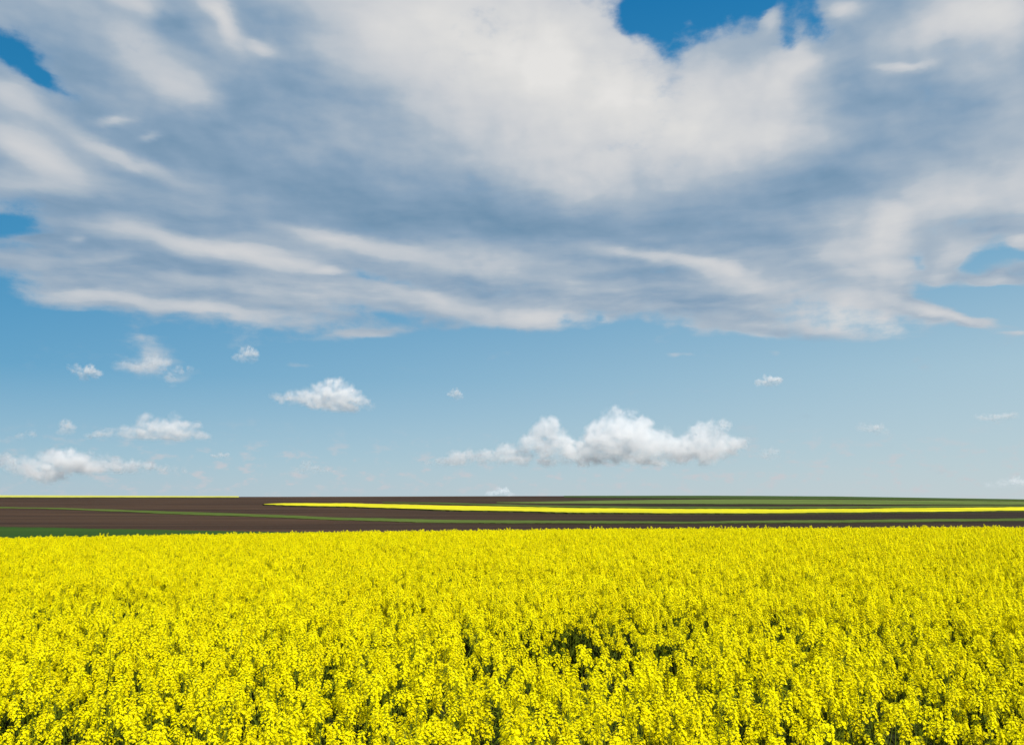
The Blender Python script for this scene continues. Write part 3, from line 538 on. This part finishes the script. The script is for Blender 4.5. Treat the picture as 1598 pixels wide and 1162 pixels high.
def raceme(seed):
    """one flower head: origin at the base of the blooming part of the stem, growing up +Z"""
    rng = random.Random(seed); mb = MB()
    big = seed % 3 == 0                       # full heads in peak bloom; the others small and loose
    H = rng.uniform(.10, .16) if big else rng.uniform(.035, .09); bend = Vector((rng.uniform(-.015, .015), rng.uniform(-.015, .015), 0))
    ax = lambda t: Vector((0, 0, H * t)) + bend * t * t
    mb.tube([ax(0), ax(.5), ax(1)], .0022, .0012, 2, 3)
    N = int(235 * H + 18) if big else int(120 * H + 9)
    for k in range(N):
        t = .04 + .93 * (k + rng.uniform(-.3, .3)) / N; t = max(.02, t)
        an = k * 2.39996 + rng.uniform(-.35, .35)
        ln = ((.042 if big else .031) - .015 * t) * rng.uniform(.8, 1.15)
        out = Vector((math.cos(an), math.sin(an), 0)); up = .45 + .9 * t
        d = (out + Vector((0, 0, up))).normalized(); p = ax(t); e = p + d * ln
        mb.tube([p, e], .0008, .0007, 2, 3)
        fn = (out * (1.1 - .5 * t) + Vector((rng.uniform(-.4, .4), rng.uniform(-.4, .4), .65 + .6 * t)))
        flower(mb, e, fn, .0113 * (1.05 - .25 * t), rng)
    for k in range(9):
        an = rng.uniform(0, 6.28); r = rng.uniform(0, .007)
        c = ax(1) + Vector((r * math.cos(an), r * math.sin(an), rng.uniform(-.002, .008)))
        mb.oct(c, .0022, .004, 1)
    for k in range(rng.randint(2, 6)):      # young pods under the flowers
        an = rng.uniform(0, 6.28); z = -rng.uniform(.0, .06); o = Vector((math.cos(an), math.sin(an), 0))
        p = Vector((0, 0, z)); mb.tube([p, p + o * .012 + Vector((0, 0, .008)), p + o * .02 + Vector((0, 0, .04))], .0009, .0006, 2, 3)
    return mb


RAC = [raceme(99 + k) for k in range(15)]
for mb in RAC: mb.me = mb.mesh('flower_head')
BIG = [k for k in range(15) if (99 + k) % 3 == 0]; SMALL = [k for k in range(15) if (99 + k) % 3]


def leaf(mb, p, ang, L, wd, lift, rng):
    o = Vector((math.cos(ang), math.sin(ang), 0)); s = Vector((-o.y, o.x, 0)); n = 5; prev = None
    for k in range(n + 1):
        t = k / n; c = p + o * L * t + Vector((0, 0, L * (lift * t - (.5 + lift * .4) * t * t)))
        w = wd * math.sin(math.pi * min(.98, .06 + t * .94)) ** .7 * (1 - .3 * t) + .001
        l, r = c + s * w + Vector((0, 0, w * .35)), c - s * w + Vector((0, 0, w * .35))
        if prev:
            mb.face([prev[0], prev[1], c, l], 3); mb.face([prev[1], prev[2], r, c], 3)
        prev = (l, c, r)


def plant_parts(seed):
    rng = random.Random(seed); st = MB(); lf = MB(); heads = []
    H = rng.uniform(1.0, 1.13)
    lean = Vector((rng.uniform(-.05, .07), rng.uniform(-.05, .05), 0))
    main = lambda z: Vector((0, 0, z)) + lean * (z / H) ** 2
    st.tube([main(0), main(.3), main(.6), main(.85), main(H)], .0065, .0022, 2, 5)
    heads.append((main(H), lean * .8))
    nb = rng.randint(10, 14)
    for k in range(nb):
        z0 = rng.uniform(.38, .84) if k else .84; an = k * 2.39996 + rng.uniform(-.5, .5)
        zt = H * rng.uniform(.66, .93) + (.12 if rng.random() < .12 else 0); R_ = rng.uniform(.05, .26) * (1.05 - .3 * z0)
        o = Vector((math.cos(an), math.sin(an), 0)); p = main(z0)
        e = Vector((p.x, p.y, 0)) + o * R_ + Vector((0, 0, max(zt, z0 + .1)))
        m1 = p.lerp(e, .35) + o * R_ * .28; m2 = p.lerp(e, .7) + o * R_ * .18
        st.tube([p, m1, m2, e], .0034, .0018, 2, 4)
        heads.append((e, (e - m2) * .9 + o * .02))
        leaf(lf, p, an + rng.uniform(-.3, .3), rng.uniform(.05, .10), rng.uniform(.010, .018), .5, rng)
        leaf(lf, m1, an + rng.uniform(-1, 1), rng.uniform(.03, .06), .008, .6, rng)
    for k in range(7):
        leaf(lf, main(rng.uniform(.12, .6)), rng.uniform(0, 6.28), rng.uniform(.12, .2), rng.uniform(.025, .045), .55, rng)
    hd = []
    for hn, (p, d) in enumerate(heads):
        q = Vector((d.x * 1.6, d.y * 1.6, .18)).normalized().to_track_quat('Z', 'Y').to_matrix().to_4x4()
        s = rng.uniform(.85, 1.15)
        pick = rng.choice(BIG) if hn == 0 or rng.random() < .3 else rng.choice(SMALL)
        hd.append((pick, Matrix.Translation(p) @ q @ Matrix.Rotation(rng.uniform(0, 6.28), 4, 'Z') @ Matrix.Scale(s, 4)))
    return st, lf, hd


NV = 10
PLANTS = [plant_parts(500 + k) for k in range(NV)]
PARTS = [(st.mesh('stem'), lf.mesh('foliage'), hd) for st, lf, hd in PLANTS]
proto_col = bpy.data.collections.new('rapeseed_kinds')      # sources of the mass planting, not part of the scene
for k, (st, lf, hd) in enumerate(PLANTS):
    mb = MB(); I4 = Matrix.Identity(4); mb.add(st, I4); mb.add(lf, I4)
    for r, M in hd: mb.add(RAC[r], M)
    proto_col.objects.link(bpy.data.objects.new('rapeseed_kind_%02d' % k, mb.mesh('rapeseed_plant')))

# sowing: drilled rows with scatter, thinner and lower in patches
rng = random.Random(7)
spots = []
NEAR_STEP, FAR_STEP = .31, .245
y = 1.6
while y < 54:
    half = .66 * y + 6.0
    STEP = NEAR_STEP + (FAR_STEP - NEAR_STEP) * min(1, max(0, (y - 6) / 8))
    x = -half
    while x < half:
        px, py = x + rng.uniform(-.5, .5) * STEP, y + rng.uniform(-.5, .5) * STEP
        x += STEP
        patch = noise.noise(Vector((px * .55, py * .38, 3.1))) + .5 * noise.noise(Vector((px * 1.7, py * 1.3, 9.1)))
        fade = min(1, max(.25, 1.25 - y / 26))
        if patch < -.18 and rng.random() < .72 * fade: continue
        if rng.random() < .06: continue
        sc = .965 + .09 * patch * fade + rng.gauss(0, .05 * (.5 + .5 * fade))
        if rng.random() < .02: sc += .08
        spots.append((px, py, max(.8, min(1.18, sc)), rng.gauss(0, .06), rng.gauss(.035, .07), rng.uniform(0, 6.283), rng.randrange(NV)))
    y += STEP


def in_frame(px, py):
    z = ground_z(px, py) + 1.1 - EYE
    c, s = math.cos(R(8.2)), math.sin(R(8.2))
    dep = py * c + z * s; up = z * c - py * s
    return dep > 0 and abs(px / dep * 1300) < 799 + 25 and -581 - 12 < up / dep * 1300
spots.sort(key=lambda q: (0 if in_frame(q[0], q[1]) else 1, math.hypot(q[0], q[1])))
FRONT, MASS = spots[:300], spots[300:]


def plant_root(q):
    px, py, sc, tx, ty, rz, kind = q
    o = bpy.data.objects.new('rapeseed_plant', None); COL.objects.link(o)
    o.empty_display_size = .1
    o.location = (px, py, ground_z(px, py) - .01); o.rotation_euler = (tx, ty, rz); o.scale = (sc, sc, sc)
    return tag(o, 'tall yellow flowering rapeseed plant with green branching stem in the nearest rows', 'rapeseed plant', 'rapeseed plants in the front rows')


first = {}
for q in FRONT:
    k = q[6]
    root = plant_root(q)
    if k not in first:
        parts = []
        for nm, me in (('stem', PARTS[k][0]), ('foliage', PARTS[k][1])):
            c = bpy.data.objects.new(nm, me); COL.objects.link(c); c.parent = root; parts.append(c)
        for r, M in PARTS[k][2]:
            c = bpy.data.objects.new('flower_head', RAC[r].me); COL.objects.link(c); c.parent = root; c.matrix_local = M; parts.append(c)
        first[k] = parts
    else:
        for c0 in first[k]:
            c = c0.copy(); COL.objects.link(c); c.parent = root

me = bpy.data.meshes.new('rapeseed_crop')
me.from_pydata([(q[0], q[1], ground_z(q[0], q[1]) - .01) for q in MASS], [], [])
a = me.attributes.new('turn', 'FLOAT_VECTOR', 'POINT'); a.data.foreach_set('vector', [w for q in MASS for w in (q[3], q[4], q[5])])
a = me.attributes.new('size', 'FLOAT', 'POINT'); a.data.foreach_set('value', [q[2] for q in MASS])
a = me.attributes.new('kind_of_plant', 'INT', 'POINT'); a.data.foreach_set('value', [q[6] for q in MASS])
crop = bpy.data.objects.new('rapeseed_crop', me); COL.objects.link(crop)
tag(crop, 'dense bright yellow rapeseed in full bloom filling the field to its far edge', 'rapeseed crop', kind='stuff')
ng = bpy.data.node_groups.new('sow_plants', 'GeometryNodeTree')
ng.interface.new_socket('Geometry', in_out='INPUT', socket_type='NodeSocketGeometry')
ng.interface.new_socket('Geometry', in_out='OUTPUT', socket_type='NodeSocketGeometry')
N_ = ng.nodes; L_ = ng.links
gi, go = N_.new('NodeGroupInput'), N_.new('NodeGroupOutput')
m2p = N_.new('GeometryNodeMeshToPoints'); iop = N_.new('GeometryNodeInstanceOnPoints'); ci = N_.new('GeometryNodeCollectionInfo')
ci.inputs['Collection'].default_value = proto_col; ci.inputs['Separate Children'].default_value = True; ci.inputs['Reset Children'].default_value = True


def attr(nm, dt):
    n = N_.new('GeometryNodeInputNamedAttribute'); n.data_type = dt; n.inputs['Name'].default_value = nm
    return n.outputs['Attribute']
e2r = N_.new('FunctionNodeEulerToRotation'); L_.new(attr('turn', 'FLOAT_VECTOR'), e2r.inputs[0])
L_.new(gi.outputs[0], m2p.inputs[0]); L_.new(m2p.outputs[0], iop.inputs['Points']); L_.new(ci.outputs[0], iop.inputs['Instance'])
iop.inputs['Pick Instance'].default_value = True
L_.new(attr('kind_of_plant', 'INT'), iop.inputs['Instance Index']); L_.new(e2r.outputs[0], iop.inputs['Rotation']); L_.new(attr('size', 'FLOAT'), iop.inputs['Scale'])
L_.new(iop.outputs[0], go.inputs[0])
md = crop.modifiers.new('sow', 'NODES'); md.node_group = ng
print('plants', len(FRONT), len(MASS), 'faces per plant', [len(o.data.polygons) for o in proto_col.objects][:3])
